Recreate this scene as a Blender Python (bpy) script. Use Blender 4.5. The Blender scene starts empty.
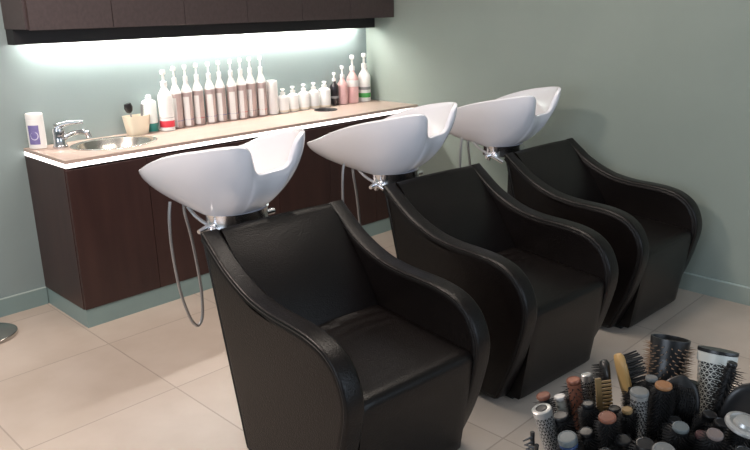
import bpy, bmesh, math, random
from mathutils import Vector, Matrix
C = bpy.context.scene.collection
PI = math.pi
random.seed(7)

# ------------------------------------------------------------------ camera
FPX, YAW, PITCH, ROLL = 729.25, 0.7873, 0.2938, -0.0186
cam_d = bpy.data.cameras.new('camera'); cam = bpy.data.objects.new('camera', cam_d); C.objects.link(cam)
cam_d.sensor_fit = 'HORIZONTAL'; cam_d.sensor_width = 36.0; cam_d.lens = FPX / 750 * 36.0
cam_d.clip_start = 0.02
_f = Vector((math.sin(YAW)*math.cos(PITCH), math.cos(YAW)*math.cos(PITCH), -math.sin(PITCH)))
_r = Vector((math.cos(YAW), -math.sin(YAW), 0)); _u = _r.cross(_f)
_r2 = math.cos(ROLL)*_r + math.sin(ROLL)*_u; _u2 = -math.sin(ROLL)*_r + math.cos(ROLL)*_u
cam.matrix_world = Matrix(((_r2.x, _u2.x, -_f.x, -1.3468), (_r2.y, _u2.y, -_f.y, -3.8578), (_r2.z, _u2.z, -_f.z, 1.5194), (0, 0, 0, 1)))
bpy.context.scene.camera = cam

# ------------------------------------------------------------------ world, lights, exposure
vs = bpy.context.scene.view_settings
vs.view_transform = 'Standard'; vs.look = 'None'; vs.gamma = 1.0; vs.use_curve_mapping = False
vs.exposure = 0.5
w = bpy.data.worlds.new('world'); bpy.context.scene.world = w; w.use_nodes = True
bg = w.node_tree.nodes['Background']; bg.inputs[0].default_value = (0.80, 0.89, 1.0, 1); bg.inputs[1].default_value = 0.50
def area(name, loc, target, sx, sy, power, col):
    d = bpy.data.lights.new(name, 'AREA'); d.shape = 'RECTANGLE'; d.size = sx; d.size_y = sy; d.energy = power; d.color = col
    o = bpy.data.objects.new(name, d); C.objects.link(o); o.location = loc
    o.rotation_euler = (Vector(target) - Vector(loc)).to_track_quat('-Z', 'Y').to_euler()
    return o
area('ceiling_panel_light', (0.9, -2.0, 2.58), (0.9, -2.0, 0), 1.2, 0.5, 15, (1.0, 0.89, 0.78))
area('left_floor_fill_light', (-0.9, -1.3, 2.58), (-0.7, -1.2, 0), 0.5, 0.5, 40, (1.0, 0.84, 0.74))  # added fill that brightens the left floor, not a known ceiling lamp
area('window_daylight', (0.2, -6.10, 1.55), (0.2, 0, 1.0), 3.2, 1.7, 30, (0.70, 0.83, 1.0))
area('side_window_daylight', (-4.1, -3.2, 1.6), (0, -3.0, 0.8), 2.0, 1.4, 34, (0.76, 0.86, 1.0))

# ------------------------------------------------------------------ materials
def mat(name, col, rough=0.5, metal=0.0, noise=None, bump=0.0, bscale=80.0, spec=0.5, coat=0.0, emit=None, trans=0.0):
    m = bpy.data.materials.new(name); m.use_nodes = True
    nt = m.node_tree; b = nt.nodes['Principled BSDF']
    b.inputs['Base Color'].default_value = (*col, 1); b.inputs['Roughness'].default_value = rough
    b.inputs['Metallic'].default_value = metal; b.inputs['Specular IOR Level'].default_value = spec
    b.inputs['Coat Weight'].default_value = coat; b.inputs['Transmission Weight'].default_value = trans
    tc = nt.nodes.new('ShaderNodeTexCoord')
    if noise:
        col2, sc, stretch = noise
        mp = nt.nodes.new('ShaderNodeMapping'); mp.inputs['Scale'].default_value = stretch
        nt.links.new(tc.outputs['Object'], mp.inputs[0])
        n = nt.nodes.new('ShaderNodeTexNoise'); n.inputs['Scale'].default_value = sc; n.inputs['Detail'].default_value = 5
        nt.links.new(mp.outputs[0], n.inputs['Vector'])
        r = nt.nodes.new('ShaderNodeValToRGB'); r.color_ramp.elements[0].position = .3; r.color_ramp.elements[1].position = .7
        r.color_ramp.elements[0].color = (*col, 1); r.color_ramp.elements[1].color = (*col2, 1)
        nt.links.new(n.outputs[0], r.inputs[0]); nt.links.new(r.outputs[0], b.inputs['Base Color'])
    if bump:
        n = nt.nodes.new('ShaderNodeTexNoise'); n.inputs['Scale'].default_value = bscale; n.inputs['Detail'].default_value = 3
        nt.links.new(tc.outputs['Object'], n.inputs['Vector'])
        bp = nt.nodes.new('ShaderNodeBump'); bp.inputs['Strength'].default_value = bump; bp.inputs['Distance'].default_value = .003
        nt.links.new(n.outputs[0], bp.inputs['Height']); nt.links.new(bp.outputs[0], b.inputs['Normal'])
    if emit:
        b.inputs['Emission Color'].default_value = (*emit[0], 1); b.inputs['Emission Strength'].default_value = emit[1]
    return m

M = {}
M['wall'] = mat('green_grey_paint', (0.240, 0.296, 0.294), .55, noise=((0.252, 0.310, 0.307), 3, (1, 1, 1)), bump=.12, bscale=240)
M['wall_side'] = mat('green_grey_paint_side', (0.255, 0.300, 0.268), .55, noise=((0.270, 0.315, 0.282), 3, (1, 1, 1)), bump=.12, bscale=240)
M['baseboard'] = mat('baseboard_paint', (0.215, 0.295, 0.290), .4, noise=((0.225, 0.31, 0.30), 4, (1, 1, 1)))
M['edge'] = mat('baseboard_edge_paint', (0.42, 0.50, 0.48), .4)
M['ceiling'] = mat('ceiling_paint', (0.75, 0.75, 0.72), .8, noise=((0.72, 0.72, 0.70), 2, (1, 1, 1)))
M['wenge'] = mat('dark_wenge_laminate', (0.030, 0.0125, 0.0115), .38, noise=((0.046, 0.020, 0.017), 14, (1, 1, .12)), bump=.1, bscale=60)
M['wenge_lit'] = mat('dark_wenge_laminate_lit', (0.046, 0.030, 0.029), .45, noise=((0.062, 0.042, 0.040), 60, (1, 1, .7)), bump=.2, bscale=300)  # same wenge, with light from the front put into a paler, greyer colour
M['dark_gap'] = mat('dark_carcass', (0.010, 0.009, 0.010), .6)
M['worktop'] = mat('pale_beech_laminate', (0.45, 0.335, 0.285), .32, noise=((0.50, 0.38, 0.325), 7, (.3, 3, 1)))
M['led'] = mat('lit_acrylic_strip', (0.9, 0.88, 0.86), .4, emit=((1.0, 0.93, 0.90), 2.2))
M['led_tube'] = mat('light_tube', (0.9, 0.9, 0.9), .4, emit=((1.0, 0.96, 0.90), 90.0))
M['steel'] = mat('brushed_steel', (0.62, 0.59, 0.55), .24, 1.0, bump=.05, bscale=120)
M['chrome'] = mat('chrome', (0.86, 0.86, 0.89), .20, 1.0)
M['ceramic'] = mat('white_ceramic', (0.77, 0.77, 0.82), .14, coat=.5)
M['leather'] = mat('black_leather', (0.0030, 0.0022, 0.0022), .31, noise=((0.0055, 0.0040, 0.0038), 5, (1, 1, 1)), bump=.45, bscale=190, spec=.26)
M['piping'] = mat('black_piping', (0.006, 0.006, 0.006), .5)
M['black'] = mat('black_plastic', (0.012, 0.012, 0.013), .35)
M['bristle'] = mat('black_bristle', (0.010, 0.009, 0.009), .55)
M['tap'] = mat('polished_tap_chrome', (0.62, 0.62, 0.64), .08, 1.0)
M['hose'] = mat('grey_metal_hose', (0.42, 0.42, 0.43), .3, .8, bump=.3, bscale=500)
M['rubber'] = mat('black_rubber', (0.01, 0.01, 0.01), .7)

def floor_mat():
    m = bpy.data.materials.new('beige_porcelain_tile'); m.use_nodes = True
    nt = m.node_tree; b = nt.nodes['Principled BSDF']; L = nt.links.new
    tc = nt.nodes.new('ShaderNodeTexCoord'); sp = nt.nodes.new('ShaderNodeSeparateXYZ'); L(tc.outputs['Object'], sp.inputs[0])
    def line(sock, size, off):
        a = nt.nodes.new('ShaderNodeMath'); a.operation = 'ADD'; L(sock, a.inputs[0]); a.inputs[1].default_value = off
        d = nt.nodes.new('ShaderNodeMath'); d.operation = 'DIVIDE'; L(a.outputs[0], d.inputs[0]); d.inputs[1].default_value = size
        p = nt.nodes.new('ShaderNodeMath'); p.operation = 'PINGPONG'; L(d.outputs[0], p.inputs[0]); p.inputs[1].default_value = .5
        s = nt.nodes.new('ShaderNodeMath'); s.operation = 'LESS_THAN'; L(p.outputs[0], s.inputs[0]); s.inputs[1].default_value = .0032/size
        fl = nt.nodes.new('ShaderNodeMath'); fl.operation = 'FLOOR'; L(d.outputs[0], fl.inputs[0])
        return s.outputs[0], fl.outputs[0]
    lx, fx = line(sp.outputs[0], .620, .010 + 6.2)
    ly, fy = line(sp.outputs[1], .606, .728 + 6.06)
    mx = nt.nodes.new('ShaderNodeMath'); mx.operation = 'MAXIMUM'; L(lx, mx.inputs[0]); L(ly, mx.inputs[1])
    cb = nt.nodes.new('ShaderNodeCombineXYZ'); L(fx, cb.inputs[0]); L(fy, cb.inputs[1])
    wn = nt.nodes.new('ShaderNodeTexWhiteNoise'); L(cb.outputs[0], wn.inputs[0])
    n = nt.nodes.new('ShaderNodeTexNoise'); n.inputs['Scale'].default_value = 3.5; n.inputs['Detail'].default_value = 7
    ad = nt.nodes.new('ShaderNodeVectorMath'); ad.operation = 'ADD'; L(tc.outputs['Object'], ad.inputs[0]); L(wn.outputs['Color'], ad.inputs[1])
    L(ad.outputs[0], n.inputs['Vector'])
    r = nt.nodes.new('ShaderNodeValToRGB'); r.color_ramp.elements[0].position = .32; r.color_ramp.elements[1].position = .68
    r.color_ramp.elements[0].color = (.46, .385, .325, 1); r.color_ramp.elements[1].color = (.53, .455, .395, 1); L(n.outputs[0], r.inputs[0])
    mix = nt.nodes.new('ShaderNodeMixRGB'); L(mx.outputs[0], mix.inputs[0]); L(r.outputs[0], mix.inputs[1]); mix.inputs[2].default_value = (.36, .30, .255, 1)
    L(mix.outputs[0], b.inputs['Base Color'])
    b.inputs['Roughness'].default_value = .34
    bp = nt.nodes.new('ShaderNodeBump'); bp.invert = True; bp.inputs['Strength'].default_value = .5; bp.inputs['Distance'].default_value = .002
    L(mx.outputs[0], bp.inputs['Height']); L(bp.outputs[0], b.inputs['Normal'])
    return m
M['floor'] = floor_mat()

# ------------------------------------------------------------------ mesh helpers
def obj(name, bm, m, parent=None, smooth=False, loc=None):
    me = bpy.data.meshes.new(name)
    bmesh.ops.recalc_face_normals(bm, faces=bm.faces)
    bm.to_mesh(me); bm.free()
    ms = m if isinstance(m, (list, tuple)) else [m]
    for q in ms: me.materials.append(q)
    if smooth:
        for p in me.polygons: p.use_smooth = True
        try: me.set_sharp_from_angle(angle=math.radians(38))
        except Exception: pass
    o = bpy.data.objects.new(name, me); C.objects.link(o)
    if parent: o.parent = parent
    if loc: o.location = loc
    return o
def tag(o, label, cat, group=None):
    o['label'] = label; o['category'] = cat
    if group: o['group'] = group
    return o
def thing(name, label, cat, loc=(0, 0, 0), group=None, rot=None):
    o = bpy.data.objects.new(name, None); C.objects.link(o); o.location = loc; o.empty_display_size = .1
    if rot is not None: o.rotation_euler = rot
    return tag(o, label, cat, group)
def struct(name, bm, m, smooth=False):
    o = obj(name, bm, m, None, smooth); o['kind'] = 'structure'; return o
def box(bm, x0, x1, y0, y1, z0, z1, bev=0.0, mi=0):
    ret = bmesh.ops.create_cube(bm, size=1.0)
    vs_ = ret['verts']
    for v in vs_:
        v.co = Vector(((x0+x1)/2 + v.co.x*(x1-x0), (y0+y1)/2 + v.co.y*(y1-y0), (z0+z1)/2 + v.co.z*(z1-z0)))
    fs = set(f for v in vs_ for f in v.link_faces)
    for f in fs: f.material_index = mi
    if bev:
        es = list(set(e for v in vs_ for e in v.link_edges))
        bmesh.ops.bevel(bm, geom=es, offset=bev, segments=2, affect='EDGES', profile=.5)
    return bm
def nb(): return bmesh.new()
def bx(*a, **k): return box(nb(), *a, **k)
def loft(bm, rings, close=True, cap0=True, cap1=True, loop=False):
    vr = [[bm.verts.new(p) for p in r] for r in rings]
    n = len(vr[0]); pairs = list(zip(vr[:-1], vr[1:]))
    if loop: pairs.append((vr[-1], vr[0]))
    for a, b in pairs:
        for i in range(n if close else n-1):
            j = (i+1) % n
            try: bm.faces.new((a[i], a[j], b[j], b[i]))
            except ValueError: pass
    if cap0 and not loop: bm.faces.new(vr[0][::-1])
    if cap1 and not loop: bm.faces.new(vr[-1])
    return bm
def lathe(bm, prof, n=24, cx=0, cy=0, cz=0, sx=1, sy=1, cap0=True, cap1=True):
    rings = [[(cx + sx*r*math.cos(2*PI*i/n), cy + sy*r*math.sin(2*PI*i/n), cz+z) for i in range(n)] for r, z in prof]
    return loft(bm, rings, True, cap0, cap1)
def tube(bm, pts, r, n=8, closed=False):
    pts = [Vector(p) for p in pts]; rings = []; N = len(pts); up = None
    for i, p in enumerate(pts):
        if closed: t = pts[(i+1) % N] - pts[i-1]
        else: t = pts[min(i+1, N-1)] - pts[max(i-1, 0)]
        t.normalize()
        if up is None:
            up = Vector((0, 0, 1)) if abs(t.z) < .9 else Vector((1, 0, 0))
        s = t.cross(up); s.normalize(); up = s.cross(t); up.normalize()
        rr = r[i] if isinstance(r, (list, tuple)) else r
        rings.append([p + rr*(math.cos(2*PI*k/n)*s + math.sin(2*PI*k/n)*up) for k in range(n)])
    return loft(bm, rings, True, True, True, loop=closed)
def spline(pts, k=6, closed=False):
    P = [Vector(p) for p in pts]; N = len(P); out = []
    rng = range(N) if closed else range(N-1)
    for i in rng:
        if closed: a, b, c, d = P[i-1], P[i], P[(i+1) % N], P[(i+2) % N]
        else: a, b, c, d = P[max(i-1, 0)], P[i], P[i+1], P[min(i+2, N-1)]
        for j in range(k):
            t = j/k
            out.append(.5*((2*b) + (c-a)*t + (2*a-5*b+4*c-d)*t*t + (3*b-a-3*c+d)*t**3))
    if not closed: out.append(P[-1])
    return out

# ------------------------------------------------------------------ room
X0, X1, Y0, ZC = -4.2, 2.47, -6.2, 2.62
struct('floor', bx(X0, X1+.1, Y0, .1, -.06, 0), M['floor'])
struct('ceiling', bx(X0, X1+.1, Y0, .1, ZC, ZC+.06), M['ceiling'])
struct('wall_back', bx(X0, X1+.1, 0, .1, 0, ZC), M['wall'])
struct('wall_right', bx(X1, X1+.1, Y0, 0, 0, ZC), M['wall_side'])
bm = bx(X0, -1.45, Y0-.1, Y0, 0, ZC); box(bm, 1.85, X1+.1, Y0-.1, Y0, 0, ZC); box(bm, -1.4499, 1.8499, Y0-.1, Y0, 0, .68); box(bm, -1.4499, 1.8499, Y0-.1, Y0, 2.42, ZC)
struct('wall_front', bm, M['wall'])
bm = bx(X0-.1, X0, Y0, -4.25, 0, ZC); box(bm, X0-.1, X0, -2.15, .1, 0, ZC); box(bm, X0-.1, X0, -4.2499, -2.1501, 0, .88); box(bm, X0-.1, X0, -4.2499, -2.1501, 2.32, ZC)
struct('wall_left', bm, M['wall'])
bm = nb()
for xx in (-1.449, .18, 1.809): box(bm, xx, xx+.04, Y0-.07, Y0-.03, .681, 2.419)
box(bm, -1.4085, 1.8085, Y0-.07, Y0-.03, .681, .72); box(bm, -1.4085, 1.8085, Y0-.07, Y0-.03, 2.38, 2.419)
struct('window_1', bm, M['edge'])
bm = nb()
for yy in (-4.249, -3.22, -2.191): box(bm, X0-.07, X0-.03, yy, yy+.04, .881, 2.319)
struct('window_2', bm, M['edge'])
bm = bx(X0, -.001, -.012, 0, 0, .092, mi=0); box(bm, X0, -.001, -.012, 0, .092, .096, mi=1)
struct('baseboard_back', bm, [M['baseboard'], M['edge']])
bm = bx(X1-.012, X1, Y0, -.50, 0, .092, mi=0); box(bm, X1-.012, X1, Y0, -.50, .092, .097, mi=1)
struct('baseboard_right', bm, [M['wall_side'], M['edge']])

# ------------------------------------------------------------------ base cabinet
CW, CD = 2.468, .489
cab = thing('base_cabinet', 'long dark wenge base cabinet with a green grey plinth under the lit worktop', 'cabinet', (0, 0, 0))
_cb = bx(.0, .018, -.470, -.002, .096, .812); box(_cb, CW-.020, CW-.002, -.470, -.002, .096, .812); box(_cb, .0185, CW-.0205, -.470, -.002, .096, .114); box(_cb, .0185, CW-.0205, -.012, -.002, .1145, .812); box(_cb, 1.22, 1.238, -.470, -.0125, .1145, .812)
obj('body', _cb, M['wenge'], cab)
obj('plinth', bx(.003, CW-.002, -.484, -.002, .0, .0955), M['baseboard'], cab)
nd = 6; dw = (CW-.004)/nd
for i in range(nd):
    obj('door', bx(.001+i*dw+.0015, .001+(i+1)*dw-.0015, -CD, -.4705, .098, .800, bev=.0012), M['wenge'], cab)
# worktop with two openings
def worktop():
    bm = nb(); x0, x1, y0, y1, z0, z1 = 0.0, 2.467, -.497, -.001, .834, .850
    def ring(pts, z): 
        v = [bm.verts.new((p[0], p[1], z)) for p in pts]; e = [bm.edges.new((v[i], v[(i+1) % len(v)])) for i in range(len(v))]; return v, e
    rect = [(x0, y0), (x1, y0), (x1, y1), (x0, y1)]
    el = [[(cx + a*math.cos(2*PI*i/40), cy + b*math.sin(2*PI*i/40)) for i in range(40)] for cx, cy, a, b in ((.375, -.235, .205, .162), (1.89, -.190, .070, .070))]
    loops = [rect] + el; top = []; bot = []
    for z, store in ((z1, top), (z0, bot)):
        es = []
        for l in loops:
            v, e = ring(l, z); store.append(v); es += e
        bmesh.ops.triangle_fill(bm, use_beauty=True, edges=es)
    for a, b in zip(top, bot):
        for i in range(len(a)):
            j = (i+1) % len(a); bm.faces.new((a[i], a[j], b[j], b[i]))
    return bm
wt = thing('worktop', 'long pale laminate worktop with a glowing white front edge on the dark cabinet', 'worktop', (0, 0, 0))
obj('top_panel', worktop(), M['worktop'], wt)
bm = bx(.001, CW-.002, -.4945, -.480, .813, .833); box(bm, .001, .013, -.480, -.001, .813, .833)
o = obj('light_strip', bm, M['led'], wt); o['label'] = 'glowing white strip under the worktop edge'
bm = nb(); box(bm, .014, CW-.002, -.4795, -.470, .8125, .8335)
obj('rail', bm, M['wenge'], wt)
# sinks
def sink(name, label, cx, cy, a, b, depth, zt=.8502, m='steel', cat='sink'):
    t = thing(name, label, cat, (cx, cy, zt))
    prof = [(1.0, -.0), (1.0, .003), (.97, .005), (.90, .004), (.86, 0), (.82, -.02), (.74, -depth*.6), (.55, -depth*.92), (.25, -depth), (.1, -depth-.002)]
    bm = nb(); lathe(bm, [(r, z) for r, z in prof], 48, sx=a, sy=b, cap0=False, cap1=True)
    obj('basin', bm, M[m], t, True)
    bm = nb(); lathe(bm, [(.0225, 0), (.024, .002), (.018, .003), (.014, .0015)], 20, cz=-depth-.0005)
    obj('drain', bm, M['chrome'], t, True)
    return t
sink('oval_sink', 'oval stainless steel sink at the left end of the worktop beside the tap', .375, -.235, .225, .182, .10)
sink('waste_opening', 'small round dark opening in the worktop in front of the white bottles', 1.89, -.190, .078, .078, .060, m='dark_gap', cat='opening')
# tap
tp = thing('mixer_tap', 'chrome single lever mixer tap at the left of the oval sink', 'tap', (.138, -.125, .850), rot=(0, 0, -.30)); tp.scale = (1.15, 1.15, 1.12)
bm = nb(); lathe(bm, [(.032, 0), (.032, .006), (.027, .012), (.025, .055), (.027, .075), (.024, .088), (.008, .096)], 24)
obj('tap_body', bm, M['tap'], tp, True)
bm = nb(); tube(bm, spline([(.012, 0, .038), (.05, 0, .056), (.095, -.004, .062), (.122, -.006, .052)], 5), [.0135]*4+[.012]*12, 12)
sp_ = obj('spout', bm, M['tap'], tp, True)
bm = nb(); tube(bm, [(.116, -.006, .060), (.124, -.006, .034)], .0135, 12)
obj('aerator', bm, M['tap'], sp_, True)
bm = nb(); tube(bm, spline([(-.012, 0, .090), (.02, 0, .103), (.06, -.002, .108), (.105, -.004, .107)], 4), [.017, .0165, .015, .013, .012, .0115, .011, .0105, .010, .010, .0095, .0095, .009], 10)
obj('lever', bm, M['tap'], tp, True)

# ------------------------------------------------------------------ upper cabinet
uc = thing('wall_cabinet', 'long dark wenge wall cabinet above the worktop with a light under it', 'cabinet', (0, 0, 0))
UD = .285
obj('body', bx(.0, CW-.002, -UD+.020, -.002, 1.436, 2.15), M['wenge_lit'], uc)
for i in range(6):
    obj('door', bx(.012+i*(CW-.016)/6+.0015, .012+(i+1)*(CW-.016)/6-.0015, -UD, -UD+.0195, 1.432, 2.15, bev=.001), M['wenge_lit'], uc)
bm = bx(.003, CW-.004, -.095, -.080, 1.362, 1.4355); box(bm, .003, .018, -.0795, -.002, 1.362, 1.4355); box(bm, CW-.019, CW-.004, -.0795, -.002, 1.362, 1.4355)
obj('valance', bm, M['dark_gap'], uc)
lt = thing('strip_light', 'long white strip light fixed to the wall behind the cabinet valance', 'lamp', (0, 0, 0))
obj('housing', bx(.09, 2.36, -.068, -.003, 1.392, 1.4355), M['ceiling'], lt)
bm = nb(); tube(bm, [(.10, -.050, 1.380), (2.33, -.050, 1.380)], .010, 10)
obj('tube', bm, M['led_tube'], lt, True)

# ------------------------------------------------------------------ salon chairs
YC = -2.10
def arm_outline():
    top = [(-1.775, .783), (-1.83, .742), (-1.90, .693), (-1.98, .653), (-2.07, .623), (-2.17, .609), (-2.27, .606), (-2.36, .600), (-2.44, .580), (-2.50, .538), (-2.535, .475), (-2.545, .41), (-2.529, .32), (-2.488, .18), (-2.430, .045)]
    top = [(a, b) for a, b in [(p.x, p.y) for p in spline([(y, z, 0) for y, z in top], 4)]]
    bot = [(-2.421, .030), (-2.405, .022), (-2.20, .022), (-1.99, .022), (-1.970, .028), (-1.962, .045)]
    rear = [(-1.962 + (.193)*t, .045 + (.725)*t) for t in (.12, .25, .4, .55, .7, .85, .96)]
    return [(y - YC, z) for y, z in top + bot + rear + [(-1.763, .778)]]
OUT = arm_outline()
def offset(ol, d):
    n = len(ol); res = []
    for i in range(n):
        a = Vector(ol[i-1]); b = Vector(ol[i]); c = Vector(ol[(i+1) % n])
        t1 = (b-a).normalized(); t2 = (c-b).normalized(); t = (t1+t2).normalized()
        nrm = Vector((t.y, -t.x))      # outward/inward chosen by sign test below
        res.append((b + nrm*d))
    return res
_ar = sum(OUT[i-1][0]*OUT[i][1]-OUT[i][0]*OUT[i-1][1] for i in range(len(OUT)))
SGN = -1 if _ar > 0 else 1
def arm_mesh(side):
    bm = nb(); xs = [(.243, .030), (.2435, .018), (.2465, .014), (.2425, .009), (.2440, .004), (.248, .001), (.254, 0), (.301, 0), (.307, .001), (.311, .004), (.3125, .009), (.3085, .014), (.3115, .018), (.312, .030)]
    rings = [[(side*x, p.x, p.y) for p in offset(OUT, SGN*ins)] for x, ins in xs]
    loft(bm, rings, True, True, True)
    bmesh.ops.triangulate(bm, faces=[f for f in bm.faces if len(f.verts) > 4])
    return bm
def piping_mesh(side, x, ins):
    bm = nb(); tube(bm, [(side*x, p.x, p.y) for p in offset(OUT, SGN*ins)], .0030, 6, closed=True); return bm
def grid_solid(fn, nu, nv):
    """closed loft: fn(u) gives a closed y-z section, swept over x"""
    pass
def sec_loft(secs):
    bm = nb(); loft(bm, secs, True, True, True)
    bmesh.ops.triangulate(bm, faces=[f for f in bm.faces if len(f.verts) > 4]); return bm
def seat_mesh(wr):
    secs = []; nx = 30; rnd = random.Random(wr)
    for i in range(nx+1):
        x = -.241 + .482*i/nx; e = min(1, (min(i, nx-i))/2.5); ed = 1-(1-e)**2
        top = []
        K = 26
        for k in range(K+1):
            t = k/K; y = -2.035 - .455*t
            z = .447 - .026*t + .008*math.sin(PI*t)*(1-(2*i/nx-1)**2) - .007*(1-ed)
            wv = max(0, 1-t/.45)
            z += wr*wv*.0075*math.sin(17*t*3.1 + 3*math.sin(x*9+1.3) + x*12)*(1-(x/.26)**2)
            top.append((y, z))
        z1 = top[-1][1]
        fr = [(-2.508, z1-.003), (-2.521, z1-.010), (-2.529, z1-.021), (-2.531, z1-.036), (-2.525, .33), (-2.513, .24), (-2.500, .15), (-2.488, .07), (-2.483, .030), (-2.476, .022)]
        fr = [(y + .004*(1-ed), z) for y, z in fr]
        bt = [(-2.20, .022), (-2.02, .022), (-2.01, .25)]
        secs.append([(x, y-YC, z) for y, z in top + fr + bt])
    return sec_loft(secs)
def back_mesh():
    secs = []; nx = 20
    for i in range(nx+1):
        x = -.241 + .482*i/nx; q = 1-(2*i/nx-1)**2
        front = []
        for k in range(15):
            t = k/14; y = -1.800 - .275*t - .02*math.sin(PI*t) ; z = .770 - .36*t
            y -= .012*q*math.sin(PI*min(1, t*1.05)); front.append((y, z))
        topr = [(-1.765, .772 + .004*q), (-1.778, .781 + .005*q), (-1.790, .779+.004*q)]
        rear = [(-1.965, .024), (-1.93, .15), (-1.885, .33), (-1.84, .50), (-1.79, .69)]
        secs.append([(x, y-YC, z) for y, z in topr + front + [(-2.055, .30), (-2.05, .024)] + rear])
    return sec_loft(secs)
def make_chair(label, wr):
    t = thing('salon_chair', label, 'chair', (0, 0, 0), 'black leather wash chairs in a row')
    obj('seat', seat_mesh(wr), M['leather'], t, True)
    obj('backrest', back_mesh(), M['leather'], t, True)
    for s in (-1, 1):
        a = obj('armrest', arm_mesh(s), M['leather'], t, True)
        obj('piping', piping_mesh(s, .3095, .014), M['piping'], a, True)
        obj('piping', piping_mesh(s, .2460, .014), M['piping'], a, True)
    obj('base_plate', bx(-.225, .225, -2.43-YC, -2.0-YC, 0, .0225), M['rubber'], t)
    return t
def copy_tree(o, parent=None):
    c = o.copy(); C.objects.link(c)
    if parent: c.parent = parent
    for ch in [k for k in bpy.data.objects if k.parent == o]: copy_tree(ch, c)
    return c
CHX = [.21, 1.10, 1.99]
chair = make_chair('nearest black leather wash chair, creased seat, at the left end of the row', 1.0)
chair.location = (CHX[0], YC, 0); chair.rotation_euler = (0, 0, math.radians(-4))
for x, lb in ((CHX[1], 'middle black leather wash chair between the two others'), (CHX[2], 'farthest black leather wash chair, beside the right wall')):
    c = copy_tree(chair); c.location = (x+.01, YC, 0); c.rotation_euler = (0, 0, math.radians(-4 if x < 1.5 else -2)); c['label'] = lb

# ------------------------------------------------------------------ shampoo basins
YB = -1.55
def rim_point(th):
    """th=0 is the front (towards the chair), goes round; returns the rim in basin space"""
    front = [(0, -1.800, .952), (.050, -1.806, .954), (.076, -1.812, .970), (.090, -1.822, 1.010), (.106, -1.834, 1.049), (.130, -1.833, 1.068), (.158, -1.812, 1.072),
             (.192, -1.760, 1.066), (.222, -1.69, 1.054), (.243, -1.60, 1.038), (.254, -1.49, 1.012), (.255, -1.39, .980), (.244, -1.30, .945), (.214, -1.22, .920), (.165, -1.165, .905), (.100, -1.135, .898), (.04, -1.125, .896)]
    return front
def basin_mesh():
    fr = rim_point(0); half = fr + [(0, -1.123, .896)]
    full = [Vector(p) for p in half] + [Vector((-p[0], p[1], p[2])) for p in half[-2:0:-1]]
    rim = spline(full, 4, closed=True); n = len(rim)
    for p in rim: p.y -= YB
    base_c = Vector((-.018, -1.565-YB, .780)); ax, ay = .122, .090
    def basept(p):
        d = Vector((p.x, p.y - (-1.50-YB)))
        a = math.atan2(d.y/.33, d.x/.25); return base_c + Vector((ax*math.cos(a), ay*math.sin(a), 0))
    def bp(p, t, inset):
        b = basept(p); h = math.cos(t)**1.6; v = math.sin(t)**1.12
        q = Vector((b.x + (p.x-b.x)*h, b.y + (p.y-b.y)*h, p.z + (b.z-p.z)*v))
        if inset:
            c = Vector((0, -1.52-YB, q.z)); d = (c-q); dn = d.normalized(); q = q + dn*inset
        return q
    rings = []
    for k in range(15, 0, -1): rings.append([bp(p, PI/2*k/15, 0) for p in rim])
    rings.append([Vector((p.x, p.y, p.z)) for p in rim])
    for ins, dz in ((.004, .0045), (.010, .006), (.016, .004), (.020, -.003)):
        r = []
        for p in rim:
            c = Vector((0, -1.50-YB, p.z)); d = (c-p).normalized(); r.append(p + d*ins + Vector((0, 0, dz)))
        rings.append(r)
    for k in range(1, 13):
        t = PI/2*k/14; r = []
        for p in rim:
            q = bp(p, t, .022); q.z = max(q.z, .815) + .006*(k > 0); r.append(q)
        rings.append(r)
    bm = nb(); loft(bm, rings, True, True, True)
    bmesh.ops.triangulate(bm, faces=[f for f in bm.faces if len(f.verts) > 4])
    return bm
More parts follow.
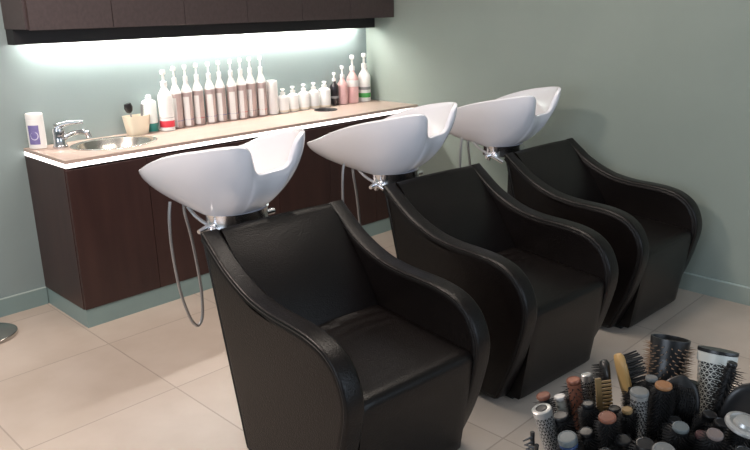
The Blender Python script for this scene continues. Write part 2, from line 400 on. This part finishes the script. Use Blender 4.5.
def make_basin(label):
    t = thing('shampoo_basin', label, 'basin', (0, 0, 0), 'white shampoo basins behind the chairs')
    bm = basin_mesh(); bmesh.ops.rotate(bm, cent=(0, -.03, .80), matrix=Matrix.Rotation(math.radians(-3.0), 3, 'Y'), verts=bm.verts)
    obj('bowl', bm, M['ceramic'], t, True)
    # tilting bracket
    bm = nb(); lathe(bm, [(.92, .722), (1, .726), (.97, .745), (.97, .765), (1, .781), (.9, .7825)], 40, sx=.132, sy=.100, cx=-.016, cy=-1.575-YB)
    b = obj('bracket', bm, M['chrome'], t, True)
    bm = nb(); tube(bm, [(-.14, -1.60-YB, .742), (.14, -1.60-YB, .742)], .012, 12)
    obj('pivot', bm, M['chrome'], b, True)
    obj('pedestal', bx(-.10, .02, -1.745-YB, -1.665-YB, 0, .7215, bev=.006), M['black'], t, True)
    bm = nb(); lathe(bm, [(.020, 0), (.023, .002), (.023, .004), (.015, .005)], 20, cy=-1.54-YB, cz=.8225)
    obj('drain', bm, M['chrome'], t, True)
    # valve
    bm = nb(); tube(bm, [(-.160, -1.585-YB, .735), (-.10, -1.60-YB, .722)], .013, 12)
    tube(bm, [(-.135, -1.565-YB, .705), (-.135, -1.580-YB, .738)], .011, 12)
    tube(bm, [(-.205, -1.60-YB, .733), (-.160, -1.585-YB, .735)], [.008, .013], 10)
    tube(bm, [(-.15, -1.60-YB, .73), (-.125, -1.65-YB, .70)], .010, 10)
    obj('valve', bm, M['chrome'], t, True)
    # spray hose hanging in a loop and feed pipe
    bm = nb(); pts = [(-.225, -1.45, .825), (-.235, -1.45, .76), (-.237, -1.45, .64), (-.221, -1.45, .47), (-.190, -1.45, .345), (-.160, -1.45, .298), (-.135, -1.45, .325), (-.128, -1.45, .40), (-.130, -1.45, .485), (-.148, -1.45, .656), (-.168, -1.45, .77), (-.168, -1.45, .82)]
    tube(bm, spline([(a, b-YB, c_) for a, b, c_ in pts], 6), .0062, 8)
    obj('hose', bm, M['hose'], t, True)
    bm = nb(); tube(bm, spline([(-.170, -1.48-YB, .800), (-.160, -1.52-YB, .765), (-.14, -1.57-YB, .735)], 5), .007, 8)
    obj('feed_pipe', bm, M['hose'], t, True)
    return t
bas = make_basin('nearest white shampoo basin, behind the left chair')
bas.location = (CHX[0], YB, 0)
for x, lb in ((CHX[1], 'middle white shampoo basin, behind the middle chair'), (CHX[2], 'farthest white shampoo basin, behind the chair at the right wall')):
    c = copy_tree(bas); c.location = (x - (.02 if x > 1.5 else 0), YB, 0); c['label'] = lb
    if x < 1.5:      # the middle bowl is tilted back a little further on its pivot
        for k in bpy.data.objects:
            if k.parent == c and k.name.startswith(('bowl', 'drain')):
                p = Vector((0, -.03, .76))
                k.matrix_local = Matrix.Translation(p) @ Matrix.Rotation(math.radians(6), 4, 'Z') @ Matrix.Rotation(math.radians(-1.2), 4, 'X') @ Matrix.Translation(-p)

# ------------------------------------------------------------------ bottles on the worktop
ZT = .8505
M['pwhite'] = mat('white_plastic', (.80, .79, .77), .3)
M['cream'] = mat('cream_plastic', (.74, .66, .52), .4)
M['silverpink'] = mat('silver_rose_plastic', (.48, .37, .36), .3, .25, noise=((.56, .46, .44), 30, (1, 1, .02)))
M['teal'] = mat('teal_label', (.02, .21, .18), .4)
M['red'] = mat('red_label', (.55, .03, .05), .4)
M['purple'] = mat('purple_label', (.15, .13, .32), .45, noise=((.22, .19, .42), 40, (1, 1, 1)))
M['pale'] = mat('pale_lilac_mark', (.62, .60, .76), .45)
M['green'] = mat('green_label', (.06, .36, .08), .4)
M['pink'] = mat('pink_plastic', (.74, .46, .45), .35)
M['darkglass'] = mat('dark_bottle', (.018, .014, .018), .2)
M['greymark'] = mat('grey_print', (.25, .25, .26), .5)
M['blue'] = mat('blue_line_print', (.10, .14, .40), .5)
M['tealliq'] = mat('pale_teal_plastic', (.74, .78, .75), .3)

def pump_bottle(name, label, x, y, h, r, body, kind='pump', upper=None, band=None, group=None, cat='bottle', taper=.55, rot=0.0, square=False, capmat=None):
    t = thing(name, label, cat, (x, y, ZT), group, (0, 0, rot))
    n = 4 if False else 24
    hb = h*taper
    bm = nb()
    if kind == 'pump':
        prof = [(r*.9, 0), (r, .004), (r, hb), (r*.93, hb+.012), (r*.62, hb+h*.10), (r*.40, hb+h*.15), (r*.38, hb+h*.18)]
        up = prof[2:]
        if upper: prof = prof[:3]
    elif kind == 'round':
        prof = [(r*.9, 0), (r, .004), (r, hb), (r*.9, hb+.008), (r*.42, hb+.018), (r*.40, hb+.026)]
    else:
        prof = [(r*.9, 0), (r, .004), (r*1.02, h*.4), (r, h*.80), (r*.98, h*.82)]
    lathe(bm, prof, n, sy=.8 if square else 1)
    obj('bottle_body', bm, body, t, True)
    if upper:
        bm = nb(); lathe(bm, [(up[0][0], up[0][1]+.0003)] + up[1:], n); obj('shoulder', bm, upper, t, True); prof = up
    zt_ = prof[-1][1]; cm = capmat or M['pwhite']
    bm = nb()
    if kind in ('pump', 'round'):
        lathe(bm, [(r*.45, 0), (r*.45, (h-zt_)*.28), (r*.2, (h-zt_)*.34), (r*.16, (h-zt_)*.72)], 16, cz=zt_)
        pc = obj('pump_collar', bm, cm, t, True)
        bm = nb(); lathe(bm, [(r*.22, (h-zt_)*.70), (r*.38, (h-zt_)*.76), (r*.40, (h-zt_)*.94), (r*.3, h-zt_)], 16, cz=zt_)
        zz = zt_ + (h-zt_)*.85
        tube(bm, [(0, 0, zz), (-r*.55, -r*.75, zz+.001), (-r*.75, -r*1.0, zz-.005)], [.006, .005, .004], 8)
        obj('pump_head', bm, cm, t, True)
    else:
        lathe(bm, [(r*.99, h*.822), (r*1.0, h*.83), (r*.99, h*.975), (r*.9, h)], 24, sy=.8 if square else 1)
        obj('cap', bm, cm, t, True)
    for (z0, z1, m_) in (band or []):
        bm = nb(); lathe(bm, [(r+.0006, z0), (r+.0009, z0+.0005), (r+.0009, z1-.0005), (r+.0006, z1)], n, cap0=False, cap1=False, sy=.8 if square else 1)
        obj('label_band', bm, m_, t, True)
    return t
# bottle with a purple label, far left
pb = pump_bottle('lotion_bottle', 'white flat bottle with a purple label at the far left end of the worktop', .052, -.062, .178, .043, M['pwhite'], 'flat', square=True, rot=-.75)
bm = nb()
rings = []
for k, z in enumerate((.024, .070, .120)):
    rings.append([(.0445*math.cos(a), .8*.0445*math.sin(a), z) for a in [(-PI/2 - .62 + 1.24*i/10) for i in range(11)]])
loft(bm, rings, False, False, False)
lab = obj('label_panel', bm, M['purple'], pb, True)
bm = nb(); tube(bm, [(.018*math.cos(a)+.002, -.8*.0450-.0002+.0035*abs(math.cos(a))**2, .068+.020*math.sin(a)) for a in [(2.3 + 5.2*i/18) for i in range(19)]], [.0006+.0040*i/18*math.sin(PI*i/18)**.5 for i in range(19)], 6)
obj('crescent_mark', bm, M['pale'], lab, True)

tub = thing('comb_tub', 'cream plastic tub holding combs and a brush behind the oval sink', 'tub', (.595, -.072, ZT))
bm = nb(); rings = []
for z, s in ((0, .84), (.004, .90), (.052, 1.03), (.104, 1.16), (.104, 1.10), (.052, .97), (.006, .84)):
    rings.append([(.062*s*(abs(math.cos(a))**.5)*math.copysign(1, math.cos(a)), .042*s*(abs(math.sin(a))**.5)*math.copysign(1, math.sin(a)), z) for a in [2*PI*i/32+.001 for i in range(32)]])
loft(bm, rings); obj('tub_body', bm, M['cream'], tub, True)
tb = thing('tint_brush', 'dark tint brush standing in the cream tub behind the sink', 'brush', (.585, -.072, ZT+.008), rot=(.08, -.24, 0))
bm = nb(); tube(bm, [(0, 0, 0), (0, 0, .13)], .005, 8); obj('handle', bm, M['greymark'], tb, True)
bm = nb(); lathe(bm, [(.008, .118), (.020, .128), (.026, .150), (.020, .172)], 16, sy=.5); obj('bristles', bm, M['black'], tb, True)
cb = thing('tail_comb', 'thin grey comb standing upright in the cream tub', 'comb', (.625, -.068, ZT+.008), rot=(.05, .05, 0))
bm = bx(-.007, .007, -.0015, .0015, 0, .155, bev=.0006); obj('spine', bm, M['greymark'], cb)
bm = nb()
for k in range(14): box(bm, .0072, .015, -.001, .001, .095+k*.004, .0972+k*.004)
obj('teeth', bm, M['greymark'], cb)

pump_bottle('spray_bottle', 'white bottle with a teal base band, leftmost of the tall bottles', .690, -.050, .205, .040, M['tealliq'], 'round', taper=.80, band=[(.004, .050, M['teal'])], square=False)
t = pump_bottle('spray_bottle', 'white pump bottle with a red band beside the teal banded one', .772, -.090, .338, .041, M['pwhite'], 'pump', taper=.56, band=[(.022, .058, M['red']), (.074, .077, M['greymark'])])
LINES = [M['blue'], M['blue'], M['red'], M['blue'], M['blue'], M['blue'], M['red'], M['greymark'], M['red']]
ordl = ['first from the left, next to the red banded bottle', 'second from the left', 'third from the left, red line', 'fourth from the left', 'fifth, in the middle of the row', 'fourth from the right', 'third from the right, red line', 'second from the right', 'last on the right, beside short white bottles']
for i, x in enumerate((.858, .933, 1.012, 1.089, 1.166, 1.243, 1.320, 1.396, 1.470)):
    t = pump_bottle('pump_bottle', 'silver rose pump bottle, ' + ordl[i] + ' of nine', x, -.055 + .006*((i*37 % 5)-2)/2, .352 + .003*i, .0315, M['silverpink'], 'pump', upper=M['pwhite'], taper=.56, band=[(.042, .045, LINES[i])], group='nine silver rose pump bottles in a row', rot=.25*((i*53 % 7)-3)/3)
    # white strip round the left and a dark shoulder ring
    bm = nb(); rg = [[((.0315+.0008)*math.cos(a), (.0315+.0008)*math.sin(a), z) for a in [(PI*1.05 + 1.15*k/8) for k in range(9)]] for z in (.008, .175)]
    loft(bm, rg, False, False, False); obj('label_panel', bm, M['pwhite'], t, True)
pump_bottle('lotion_bottle', 'slim white bottle right of the nine silver rose pump bottles', 1.555, -.055, .215, .036, M['pwhite'], 'flat')
for i, (x, h) in enumerate(((1.640, .155), (1.725, .163), (1.817, .170), (1.905, .172))):
    pump_bottle('small_pump_bottle', 'small white pump bottle, ' + ['first from the left, beside the slim bottle', 'second from the left', 'third from the left', 'fourth from the left, beside the square one'][i] + ' in the low row', x, -.055, h, .038, M['pwhite'], 'round', taper=.62, band=[(.006, .018, M['cream'])], group='small white pump bottles in a low row')
pump_bottle('small_pump_bottle', 'small wide white pump bottle in the low row, next to the black bottle', 1.998, -.060, .172, .042, M['pwhite'], 'round', taper=.66, band=[(.004, .014, M['cream'])], group='small white pump bottles in a low row')
pump_bottle('dark_bottle', 'small black bottle with white cap among the pale bottles', 2.090, -.060, .225, .030, M['darkglass'], 'pump', taper=.56, band=[(.050, .066, M['greymark'])])
pump_bottle('pink_bottle', 'shorter pink pump bottle right of the black bottle', 2.168, -.060, .265, .036, M['pink'], 'pump', taper=.50)
pump_bottle('pink_bottle', 'taller pink and white pump bottle beside the green banded one', 2.266, -.060, .332, .042, M['pink'], 'pump', taper=.50, band=[(.115, .160, M['pwhite'])])
pump_bottle('white_bottle', 'tall white pump bottle with a green band in the corner', 2.378, -.065, .338, .044, M['pwhite'], 'pump', taper=.52, band=[(.030, .062, M['green']), (.085, .105, M['greymark'])])

# ------------------------------------------------------------------ floor stand at the left edge
st = thing('floor_stand', 'round pale metal foot of a stand on the floor at the left edge', 'stand', (-.375, -.215, 0))
bm = nb(); lathe(bm, [(.128, 0), (.132, .004), (.130, .016), (.118, .022), (.060, .026), (.030, .034)], 40)
obj('foot', bm, M['steel'], st, True)
bm = nb(); tube(bm, [(0, 0, .03), (0, 0, 1.2)], .016, 14); obj('pole', bm, M['chrome'], st, True)
# ------------------------------------------------------------------ pot of brushes on a small round table
M['rust'] = mat('rust_cap', (.17, .060, .036), .5, noise=((.22, .085, .05), 60, (1, 1, 1)))
M['orange'] = mat('orange_cap', (.28, .13, .055), .5, noise=((.33, .16, .07), 60, (1, 1, 1)))
M['ochre'] = mat('ochre_cap', (.26, .17, .075), .5)
M['greycap'] = mat('grey_cap', (.15, .155, .15), .45, noise=((.18, .185, .18), 60, (1, 1, 1)))
M['bluecap'] = mat('blue_grey_cap', (.12, .14, .145), .4)
M['bluebody'] = mat('translucent_blue', (.06, .10, .22), .2)
M['pinkgrey'] = mat('pinkish_grey_cap', (.18, .145, .135), .5)
M['plum'] = mat('plum_cap', (.10, .045, .045), .5)
M['copper'] = mat('copper_barrel', (.24, .09, .055), .4, .4)
M['alu'] = mat('silver_barrel', (.52, .52, .51), .32, .6)
M['whitebarrel'] = mat('white_ceramic_barrel', (.52, .53, .49), .4)
M['tipbristle'] = mat('pale_tipped_bristle', (.30, .20, .13), .6)
M['wood'] = mat('beech_wood', (.42, .25, .09), .45, noise=((.50, .31, .12), 20, (1, 1, .1)))
M['rubberblack'] = mat('soft_black_handle', (.010, .010, .011), .5)
TZ = .68; PC = Vector((-.425, -3.490, 0))
tbl = thing('side_table', 'small round black pedestal table carrying the pot of brushes', 'table', (PC.x, PC.y, 0))
bm = nb(); lathe(bm, [(.155, TZ-.02), (.160, TZ-.016), (.160, TZ-.004), (.155, TZ-.0005)], 40); obj('table_top', bm, M['black'], tbl, True)
bm = nb(); lathe(bm, [(.018, .0205), (.018, TZ-.0205)], 20); obj('column', bm, M['chrome'], tbl, True)
bm = nb(); lathe(bm, [(.16, 0), (.165, .004), (.15, .012), (.03, .020)], 40); obj('foot', bm, M['black'], tbl, True)
pot = thing('brush_pot', 'round black pot filled with upright hairbrushes', 'pot', (PC.x, PC.y, TZ))
bm = nb(); lathe(bm, [(.110, 0), (.116, .003), (.138, .066), (.140, .070), (.136, .070), (.113, .006)], 40); obj('pot_body', bm, M['black'], pot, True)
bm = nb(); tube(bm, [(.139*math.cos(2*PI*i/40), .139*math.sin(2*PI*i/40), .070) for i in range(40)], .0035, 8, closed=True); obj('rim', bm, M['black'], pot, True)

def spikes(bm, L0, L1, rb, ln, na, nz, wdt=.0013, a0=0, a1=2*PI, r_at=None, mi=0):
    ln = ln*1.4
    for j in range(nz):
        z = L0 + (L1-L0)*(j+.5)/nz; rr = r_at(z) if r_at else rb
        for i in range(na):
            a = a0 + (a1-a0)*(i + .5*(j % 2))/na + random.uniform(-.05, .05)
            d = Vector((math.cos(a), math.sin(a), 0)); s = Vector((-d.y, d.x, 0))
            b = d*(rr-.001) + Vector((0, 0, z)); tp_ = d*(rr + ln*random.uniform(.85, 1.05)) + Vector((0, 0, z+random.uniform(-.001, .001)))
            v = [bm.verts.new(b + s*wdt), bm.verts.new(b - s*wdt*.5 + Vector((0, 0, wdt))), bm.verts.new(b - s*wdt*.5 - Vector((0, 0, wdt))), bm.verts.new(tp_)]
            for q in ((0, 1, 3), (1, 2, 3), (2, 0, 3)):
                f = bm.faces.new([v[k] for k in q]); f.material_index = mi
def lattice(bm, L0, L1, r0, r1, na, nz, frac=.28):
    """perforated sleeve: staggered cells, each with its hole cut out"""
    vs_ = []
    for j in range(nz+1):
        t = j/nz; r = r0 + (r1-r0)*t
        vs_.append([bm.verts.new((r*math.cos(2*PI*(i+.5*(j % 2))/na), r*math.sin(2*PI*(i+.5*(j % 2))/na), L0+(L1-L0)*t)) for i in range(na)])
    fs = []
    for j in range(nz):
        for i in range(na):
            a, b = (vs_[j], vs_[j+1]); o = j % 2
            fs.append(bm.faces.new((a[i], a[(i+1) % na], b[(i+1-1+o) % na])))
            fs.append(bm.faces.new((a[(i+1) % na], b[(i+1-1+o+1) % na], b[(i+1-1+o) % na])))
    bm.normal_update()
    r_ = bmesh.ops.inset_individual(bm, faces=fs, thickness=(L1-L0)/nz*frac*.62, use_even_offset=False)
    bmesh.ops.delete(bm, geom=fs, context='FACES')
def brush(label, tip, rb=.010, head=.085, bl=.007, barrel='black', cap='greycap', rc=None, brm='bristle', na=18, nz=26, lat=None, name='round_brush', taper=1.0, group=None, caph=.006, bot=None):
    tip = Vector(tip); d = Vector((tip.x-PC.x, tip.y-PC.y, 0)); b = PC + d*.50
    if (b-PC).length > .088: b = PC + (b-PC).normalized()*.088
    b.z = TZ + .020
    if bot: b = Vector((bot[0], bot[1], TZ+.02))
    ax = tip - b; L = ax.length
    t = bpy.data.objects.new(name, None); C.objects.link(t); t.location = b; t.empty_display_size = .02
    t.rotation_mode = 'QUATERNION'; t.rotation_quaternion = ax.to_track_quat('Z', 'Y')
    tag(t, label, 'brush', group); rc = rc or rb*1.05
    h0 = L - head
    bm = nb(); lathe(bm, [(.0045, 0), (.0068, .004), (.0072, .05), (.0052, h0-.045), (.0075, h0-.012), (rb*.8*taper, h0-.002)], 14); obj('handle', bm, M['rubberblack'], t, True)
    rat = lambda z: rb*(taper + (1-taper)*(z-h0)/head)
    bm = nb()
    if lat:
        lathe(bm, [(rat(h0)*.86, h0-.002), (rb*.86, L-caph)], 20); obj('barrel', bm, M['black'], t, True)
        bm = nb(); lattice(bm, h0, L-caph-.004, rat(h0), rb, 16, int(head/.0062), .30); obj('perforated_sleeve', bm, M[lat], t)
        bm = nb(); lathe(bm, [(rb, L-caph-.004), (rb*1.03, L-caph-.002), (rb*1.03, L-.001), (rb*.9, L)], 24); 
        obj('collar', bm, M[lat], t, True)
    else:
        lathe(bm, [(rat(h0), h0-.002), (rb, L-caph)], 20); obj('barrel', bm, M[barrel], t, True)
    if bl:
        bm = nb(); spikes(bm, h0+.002, L-caph-.003, rb, bl, na, nz, r_at=rat); obj('bristles', bm, M[brm], t)
    if cap:
        bm = nb(); lathe(bm, [(rc*.92, L-caph), (rc, L-caph+.0012), (rc, L-.002), (rc*.93, L-.0004), (rc*.80, L), (rc*.76, L-.0006), (rc*.2, L-.0004)], 24, cz=.0008)
        obj('end_cap', bm, M[cap], t, True)
    return t, L, h0

t, L, h0 = brush('largest black barrel round brush with pale tipped side bristles, standing tallest at the back', (-.325, -3.465, 1.030), rb=.0255, head=.115, bl=.010, cap=None, brm='tipbristle', na=16, nz=18, bot=(-.415, -3.490))
bm = nb(); lathe(bm, [(.0262, L-.030), (.0285, L-.004), (.0285, L), (.0255, L), (.0245, L-.012)], 28); obj('flared_rim', bm, M['black'], t, True)
t, L, h0 = brush('wide white perforated barrel brush with a black rim, right of the tallest black brush', (-.315, -3.531, 1.027), rb=.0260, head=.120, bl=0, cap=None, lat='whitebarrel', taper=.55, bot=(-.425, -3.560))
bm = nb(); lathe(bm, [(.0268, L-.017), (.0272, L-.003)], 28, cap0=False, cap1=False); obj('white_band', bm, M['whitebarrel'], t, True)
bm = nb(); lathe(bm, [(.0276, L-.003), (.0280, L-.0015), (.0276, L+.002), (.024, L+.002)], 28); obj('black_rim', bm, M['black'], t, True)
brush('black round brush with thick spiky teeth in front of the white perforated brush', (-.357, -3.565, 1.036), rb=.0065, head=.10, bl=.012, cap='black', na=9, nz=16)
# wooden brush
def flat_brush(label, tip, facing, w_, th, hl, body, pins, pl, npx, npz, curve=0.0, name='paddle_brush', pm='bristle', cushion=None, bot=None):
    tip = Vector(tip); d = Vector((tip.x-PC.x, tip.y-PC.y, 0)); b = PC + d*.5
    if (b-PC).length > .088: b = PC + (b-PC).normalized()*.088
    if bot: b = Vector((bot[0], bot[1], 0))
    b.z = TZ+.02; ax = (tip-b); L = ax.length; z = ax.normalized(); x = Vector(facing); x = (x - z*x.dot(z)).normalized(); y = z.cross(x)
    t = bpy.data.objects.new(name, None); C.objects.link(t); t.empty_display_size = .02
    t.location = b; t.rotation_mode = 'QUATERNION'; t.rotation_quaternion = Matrix((x, y, z)).transposed().to_quaternion()
    tag(t, label, 'brush')
    h0 = L-hl
    bm = nb(); rings = []
    for k in range(17):
        s = k/16; zz = h0 + hl*s; wd = w_*(max(.02, 1-abs(2*s-1)**3.2))**.5*.5; wd = max(wd, .004 if k < 16 else .003)
        off = curve*math.sin(PI*s)
        rings.append([(off + th*.5*math.cos(a)*(.6 if k in (0, 16) else 1), wd*math.sin(a), zz) for a in [2*PI*i/20 for i in range(20)]])
    loft(bm, rings); obj('head', bm, M[body], t, True)
    bm = nb(); lathe(bm, [(.0045, 0), (.007, .006), (.0065, .06), (.0055, h0)], 14); obj('handle', bm, M[body], t, True)
    if cushion:
        bm = nb(); rings = []
        for k in range(13):
            s = k/12; zz = h0+hl*.1 + hl*.8*s; wd = w_*(max(.02, 1-abs(2*s-1)**3.2))**.5*.42; off = curve*math.sin(PI*(.1+.8*s))
            rings.append([(off+th*.30 + th*.40*math.cos(a), wd*math.sin(a), zz) for a in [2*PI*i/16 for i in range(16)]])
        loft(bm, rings); obj('cushion', bm, M[cushion], t, True)
    bm = nb()
    for j in range(npz):
        s = .10 + .80*(j+.5)/npz; zz = h0 + hl*s; wd = w_*(max(.02, 1-abs(2*s-1)**3.2))**.5*.40; off = curve*math.sin(PI*s)
        for i in range(npx):
            yy = -wd + 2*wd*(i+.5)/npx
            tube(bm, [(off+th*.3, yy, zz), (off+th*.5+pl, yy*1.12, zz+random.uniform(-.001, .002))], [pins, pins*.55], 5)
    obj('pins', bm, M[pm], t)
    return t
flat_brush('pale wooden brush with thick dark bristles, at the back left of the tallest black brush', (-.400, -3.420, 1.016), (.72, -.60, .35), .040, .014, .080, 'wood', .0022, .024, 5, 8, bot=(-.345, -3.490))
flat_brush('black flat backed brush left of the pale wooden brush', (-.392, -3.395, .994), (-.55, .65, .2), .040, .014, .070, 'black', .001, .010, 5, 9)
flat_brush('long curved black paddle brush with a textured edge under the tallest black brush', (-.382, -3.510, 1.006), (-.94, -.34, .5), .058, .010, .120, 'black', .0009, .010, 13, 24, curve=.010, cushion='rubberblack')
flat_brush('big smooth black paddle brush at the right edge of the pot', (-.365, -3.605, 1.022), (.7, .5, 0), .070, .014, .110, 'black', .0009, .010, 8, 12, cushion='rubberblack')
brush('round brush with a copper barrel and sparse black bristles, at the back left', (-.460, -3.382, .984), rb=.0100, head=.075, bl=.0085, barrel='copper', cap='copper', na=9, nz=11)
brush('copper capped black bristle brush, farthest left beside the silver mesh brush', (-.492, -3.352, .960), rb=.0080, head=.060, bl=.009, cap='rust', rc=.0105, na=10, nz=10)
t, L, h0 = brush('silver perforated metal barrel brush leaning out at the left side', (-.535, -3.376, .966), rb=.0138, head=.085, bl=0, lat='alu', cap='black', rc=.009)
brush('black brush with a blue grey cap and blue collar, at the front left', (-.565, -3.435, .960), rb=.0125, head=.06, bl=.005, barrel='bluebody', cap='bluecap', rc=.0130, caph=.010)
brush('black round brush with a rust red cap, in the front middle', (-.519, -3.467, .984), rb=.0100, head=.075, bl=.007, cap='rust', rc=.0118)
brush('thin black brush with a small ochre cap beside the rust capped one', (-.479, -3.476, .981), rb=.0070, head=.065, bl=.006, cap='ochre', rc=.0072)
brush('grey capped brush with a silver perforated barrel, in the middle of the pot', (-.454, -3.480, 1.000), rb=.0118, head=.085, bl=.004, lat='alu', cap='greycap', rc=.0128, na=12, nz=12)
brush('black round brush with an orange cap, in front of the tallest black brush', (-.428, -3.502, 1.008), rb=.0105, head=.085, bl=.007, cap='orange', rc=.0115)
brush('black brush with a small pale grey cap behind the orange capped one', (-.398, -3.472, .996), rb=.0075, head=.070, bl=.006, cap='greycap', rc=.0085)
brush('black round brush with a slate grey cap left of the plum capped one', (-.491, -3.554, .993), rb=.0100, head=.070, bl=.008, cap='bluecap', rc=.0105)
brush('black round brush with a pinkish grey cap beside the silver disc', (-.484, -3.594, .997), rb=.0090, head=.070, bl=.007, cap='pinkgrey', rc=.0100)
brush('black brush with a wide grey cap at the bottom edge of the picture', (-.552, -3.559, .990), rb=.0125, head=.070, bl=.006, cap='greycap', rc=.0140)
brush('thin black brush with a dull plum cap between two grey caps', (-.476, -3.576, .984), rb=.0075, head=.065, bl=.006, cap='plum', rc=.0082)
t, L, h0 = brush('black round brush topped by a wide silver disc, at the right', (-.447, -3.617, 1.005), rb=.0120, head=.070, bl=.007, cap=None)
bm = nb(); lathe(bm, [(.0230, L-.007), (.0245, L-.005), (.0240, L-.002), (.0195, L-.0005), (.0185, L-.003), (.0140, L-.003), (.0130, L), (.0120, L+.003), (.0060, L+.0045), (.0005, L+.0045)], 36); obj('end_disc', bm, M['alu'], t, True)
brush('short brush with a shiny white cap at the back left', (-.468, -3.366, .953), rb=.0085, head=.05, bl=.0, barrel='whitebarrel', cap='pwhite', rc=.0090)
brush('thin silver barrel brush behind the copper barrel brush', (-.412, -3.378, .972), rb=.0085, head=.06, bl=.005, lat='alu', cap='alu', rc=.0080, na=10, nz=8)
fl = [((-.478, -3.417, .966), 'behind the rust capped brush'), ((-.533, -3.445, .958), 'between the blue grey and rust caps'), ((-.515, -3.490, .957), 'in front of the ochre capped brush'),
      ((-.512, -3.393, .952), 'right of the silver perforated one at the left'), ((-.434, -3.525, .965), 'below the orange capped brush'), ((-.405, -3.560, .975), 'at the foot of the white perforated brush'),
      ((-.515, -3.590, .975), 'at the bottom, right of the wide grey cap'), ((-.491, -3.632, .990), 'lowest at the right edge'), ((-.563, -3.490, .960), 'at the picture bottom, below the rust cap'),
      ((-.592, -3.440, .945), 'lowest at the left, beside the clip'), ((-.415, -3.580, .975), 'behind the pinkish grey cap'), ((-.527, -3.525, .972), 'left of the slate grey cap'), ((-.447, -3.443, .955), 'below the pale comb'), ((-.398, -3.448, .972), 'left of the small grey capped brush'), ((-.335, -3.508, .975), 'between the tallest black and the white perforated brushes'), ((-.445, -3.362, .945), 'behind the shiny white capped brush')]
for k, (p, lb) in enumerate(fl):
    brush('plain black round brush, ' + lb, p, rb=.0085+.001*(k % 4), head=.075, bl=.0075, cap='black', group='plain black capped round brushes in the pot')
# pale comb and claw clip
def in_pot(name, label, cat, tip, facing=(.7, -.7, 0)):
    tip = Vector(tip); d = Vector((tip.x-PC.x, tip.y-PC.y, 0)); b = PC + d*.5
    if (b-PC).length > .088: b = PC + (b-PC).normalized()*.088
    b.z = TZ+.02; ax = (tip-b); L = ax.length; z = ax.normalized(); x = Vector(facing); x = (x - z*x.dot(z)).normalized(); y = z.cross(x)
    t = bpy.data.objects.new(name, None); C.objects.link(t); t.location = b; t.rotation_mode = 'QUATERNION'; t.rotation_quaternion = Matrix((x, y, z)).transposed().to_quaternion()
    t.empty_display_size = .02; return tag(t, label, cat), L
t, L = in_pot('wide_tooth_comb', 'pale yellow comb among the brushes, left of the wooden brush', 'comb', (-.432, -3.408, .984), (.6, -.5, .5))
obj('spine', bx(-.006, .003, -.002, .002, .0, L, bev=.001), M['ochre'], t)
bm = nb()
for k in range(10): box(bm, .0032, .018, -.0013, .0013, L-.062+k*.006, L-.0592+k*.006)
obj('teeth', bm, M['ochre'], t)
t, L = in_pot('hair_clip', 'black toothed hair clip sticking out of the pot at the left', 'clip', (-.578, -3.400, .950), (-.7, .7, 0))
for s in (-1, 1):
    bm = nb(); tube(bm, spline([(0, s*.003, 0), (.004, s*.004, L-.06), (.012, s*.009, L-.025), (.006, s*.014, L)], 5), .0032, 8)
    for k in range(5): tube(bm, [(.010-.0005*k, s*(.008+.001*k), L-.034+k*.007), (.022, s*(.004), L-.032+k*.0075)], [.0022, .0010], 6)
    obj('jaw', bm, M['black'], t, True)
bm = nb(); tube(bm, [(.006, -.012, L-.045), (.006, .012, L-.045)], .004, 10); obj('spring', bm, M['chrome'], t, True)
